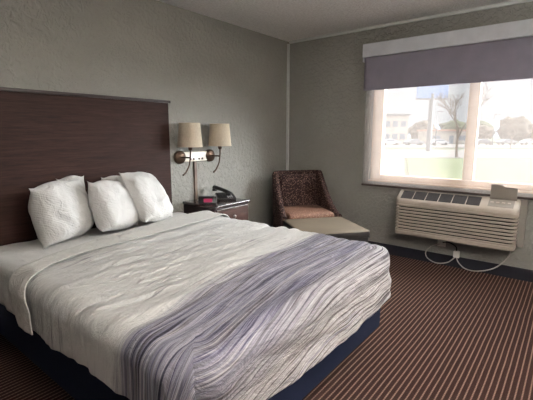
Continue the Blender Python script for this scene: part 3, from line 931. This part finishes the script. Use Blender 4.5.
obj('door', nbox(-.6, .6, -.05, .02, 0, 2.2, .02), WD, bd2)
for x in (-4, 3): obj('window', nbox(x-1, x+1, -.05, .02, .9, 2.2, .02), WD, bd2)

# light poles
for i, (D_, L_, h_, lab) in enumerate([(90, 52, 7, 'thin grey lamp post beyond the road, just right of the mullion'), (88, 38, 7.5, 'thin grey lamp post standing behind the tall blue sign')]):
    o = thing('street_lamp', lab, 'street lamp', site(D_, L_), RZ)
    obj('pole', lathe(bmesh.new(), [(.12, 0), (.07, h_)], 10), GREYM, o, smooth=True)
    obj('lamp_head', nbox(-.1, 1.2, -.15, .15, h_-.05, h_+.1, .03), GREYM, o)

# parked cars
def make_car(paint):
    t = thing('car', 'x', 'car', (0, 0, 0), 0, 'cars parked across the road')
    prof = [(-2.2, .35), (-2.25, .75), (-2.0, .92), (-1.35, .98), (-.75, 1.42), (.75, 1.45), (1.35, 1.02), (2.05, .90), (2.25, .70), (2.2, .35)]
    b = bmesh.new(); extrude_profile(b, prof, 'y', -.85, .85, bev=.06)
    obj('body', b, paint, t, smooth=True, angle=30)
    g = bmesh.new(); extrude_profile(g, [(-1.18, 1.02), (-.68, 1.36), (.70, 1.38), (1.15, 1.05)], 'y', -.862, .862)
    obj('side_windows', g, WD, t)
    for x in (-1.4, 1.4):
        for y in (-.80, .80):
            obj('wheel', lathe(bmesh.new(), [(.2, -.1), (.33, -.09), (.33, .09), (.2, .1)], 20, Matrix.Translation((x, y, .33)) @ Matrix.Rotation(PI/2, 4, 'X')), BLACKP, t, smooth=True, angle=40)
    return t
paints = [plain('white_car_paint', srgb(160, 160, 164), .3), plain('silver_car_paint', srgb(110, 114, 120), .3, metal=.3), plain('dark_car_paint', srgb(70, 74, 84), .3), plain('red_car_paint', srgb(140, 60, 56), .3)]
cp = [make_car(p) for p in paints]; used = [False]*4
cars = [(92, 29.0, 0, 'white car parked furthest left across the road'), (92, 34.6, 1, 'silver car parked second from left, before the long low building'),
        (92, 40.4, 0, 'white car parked left of the mullion before the long low building'), (95, 52.5, 2, 'dark car parked just right of the mullion'),
        (95, 58.3, 1, 'silver car parked second to the right of the mullion'), (95, 64.0, 0, 'white car parked before the tree line at right')]
for D_, L_, k, lab in cars:
    o = cp[k] if not used[k] else copy_tree(cp[k]); used[k] = True
    o.location = site(D_, L_, GZ); o.rotation_euler = (0, 0, RZ); o['label'] = lab
o = cp[3]; o.location = site(95, 69.6, GZ); o.rotation_euler = (0, 0, RZ); o['label'] = 'red car parked furthest right across the road'

# ------------------------------------------------------------------ light
W = bpy.data.worlds.new('World'); S.world = W; W.use_nodes = True
wt = W.node_tree; bg = wt.nodes['Background']
tc = wt.nodes.new('ShaderNodeTexCoord'); sp_ = wt.nodes.new('ShaderNodeSeparateXYZ'); wt.links.new(tc.outputs['Generated'], sp_.inputs[0])
rp = wt.nodes.new('ShaderNodeValToRGB'); wt.links.new(sp_.outputs[2], rp.inputs[0])
e = rp.color_ramp; e.elements[0].position = 0; e.elements[0].color = (.86, .92, 1.0, 1); e.elements[1].position = .30; e.elements[1].color = (1, 1, 1, 1)
nz = wt.nodes.new('ShaderNodeTexNoise'); nz.inputs['Scale'].default_value = 3; nz.inputs['Detail'].default_value = 4; wt.links.new(tc.outputs['Generated'], nz.inputs['Vector'])
cl2 = wt.nodes.new('ShaderNodeMapRange'); cl2.inputs['From Min'].default_value = .3; cl2.inputs['From Max'].default_value = .7; cl2.inputs['To Min'].default_value = .85; cl2.inputs['To Max'].default_value = 1.08
wt.links.new(nz.outputs['Fac'], cl2.inputs[0])
up_ = wt.nodes.new('ShaderNodeMapRange'); up_.inputs['From Min'].default_value = .12; up_.inputs['From Max'].default_value = .8
up_.inputs['To Min'].default_value = 1.0; up_.inputs['To Max'].default_value = 8.0; wt.links.new(sp_.outputs[2], up_.inputs[0])
mu = wt.nodes.new('ShaderNodeMath'); mu.operation = 'MULTIPLY'; wt.links.new(cl2.outputs[0], mu.inputs[0]); wt.links.new(up_.outputs[0], mu.inputs[1])
SKY = .44
mu2 = wt.nodes.new('ShaderNodeMath'); mu2.operation = 'MULTIPLY'; wt.links.new(mu.outputs[0], mu2.inputs[0]); mu2.inputs[1].default_value = SKY
wt.links.new(rp.outputs[0], bg.inputs[0]); wt.links.new(mu2.outputs[0], bg.inputs[1])

def lamp(name, ty, loc, rot, e_, **k):
    d = bpy.data.lights.new(name, ty); d.energy = e_
    for a, v in k.items(): setattr(d, a, v)
    o = bpy.data.objects.new(name, d); link(o); o.location = loc; o.rotation_euler = rot; return o
# hazy sun, veiled by cloud, shining in through the window
sd = Vector((-.70, .60, -.38)).normalized()
lamp('sun', 'SUN', (8, -6, 8), sd.to_track_quat('-Z', 'Y').to_euler(), 19.0, angle=math.radians(55), color=(.97, .985, 1))
# sky portal in the window opening (guides sampling of the sky only)
po = lamp('window_portal', 'AREA', (T+.01, (WY0+WY1)/2, (WZ0+WZ1)/2), (0, PI/2, 0), 1, shape='RECTANGLE', size=WZ1-WZ0, size_y=WY1-WY0)
po.data.cycles.is_portal = True
# added fill light in floor-lamp form, out of frame, brightening ceiling and room
fl = thing('fill_uplight', 'added bronze fill uplight to the right of the viewpoint, out of frame', 'lamp', (-2.95, -3.95, 0))
obj('base', lathe(bmesh.new(), [(.14, 0), (.14, .02), (.03, .035)], 32), BRONZE, fl, smooth=True, angle=40)
obj('pole', lathe(bmesh.new(), [(.012, .03), (.012, 1.64)], 12), BRONZE, fl, smooth=True, angle=40)
obj('fill_bowl', lathe(bmesh.new(), [(.02, 1.63), (.10, 1.66), (.165, 1.74), (.160, 1.74), (.10, 1.675), (.02, 1.65)], 40), BRONZE, fl, smooth=True, angle=40)
obj('fill_disc', lathe(bmesh.new(), [(.115, 1.690), (.115, 1.700)], 40), emit('fill_glow', (1, .97, .94, 1), 1750), fl, smooth=True, angle=40)

# ------------------------------------------------------------------ camera
cam = bpy.data.cameras.new('camera'); co = bpy.data.objects.new('camera', cam); link(co)
pch = math.atan(66/387)
fwd = Vector((math.cos(aV)*math.cos(pch), math.sin(aV)*math.cos(pch), -math.sin(pch)))
co.location = (-4.10, -2.93, 1.32); co.rotation_euler = fwd.to_track_quat('-Z', 'Y').to_euler()
cam.sensor_width = 36; cam.lens = 387/533*36; cam.clip_start = .02; cam.clip_end = 2000
S.camera = co
vs = S.view_settings; vs.view_transform = 'Standard'; vs.look = 'None'; vs.gamma = 1; vs.use_curve_mapping = False
vs.exposure = 0.84
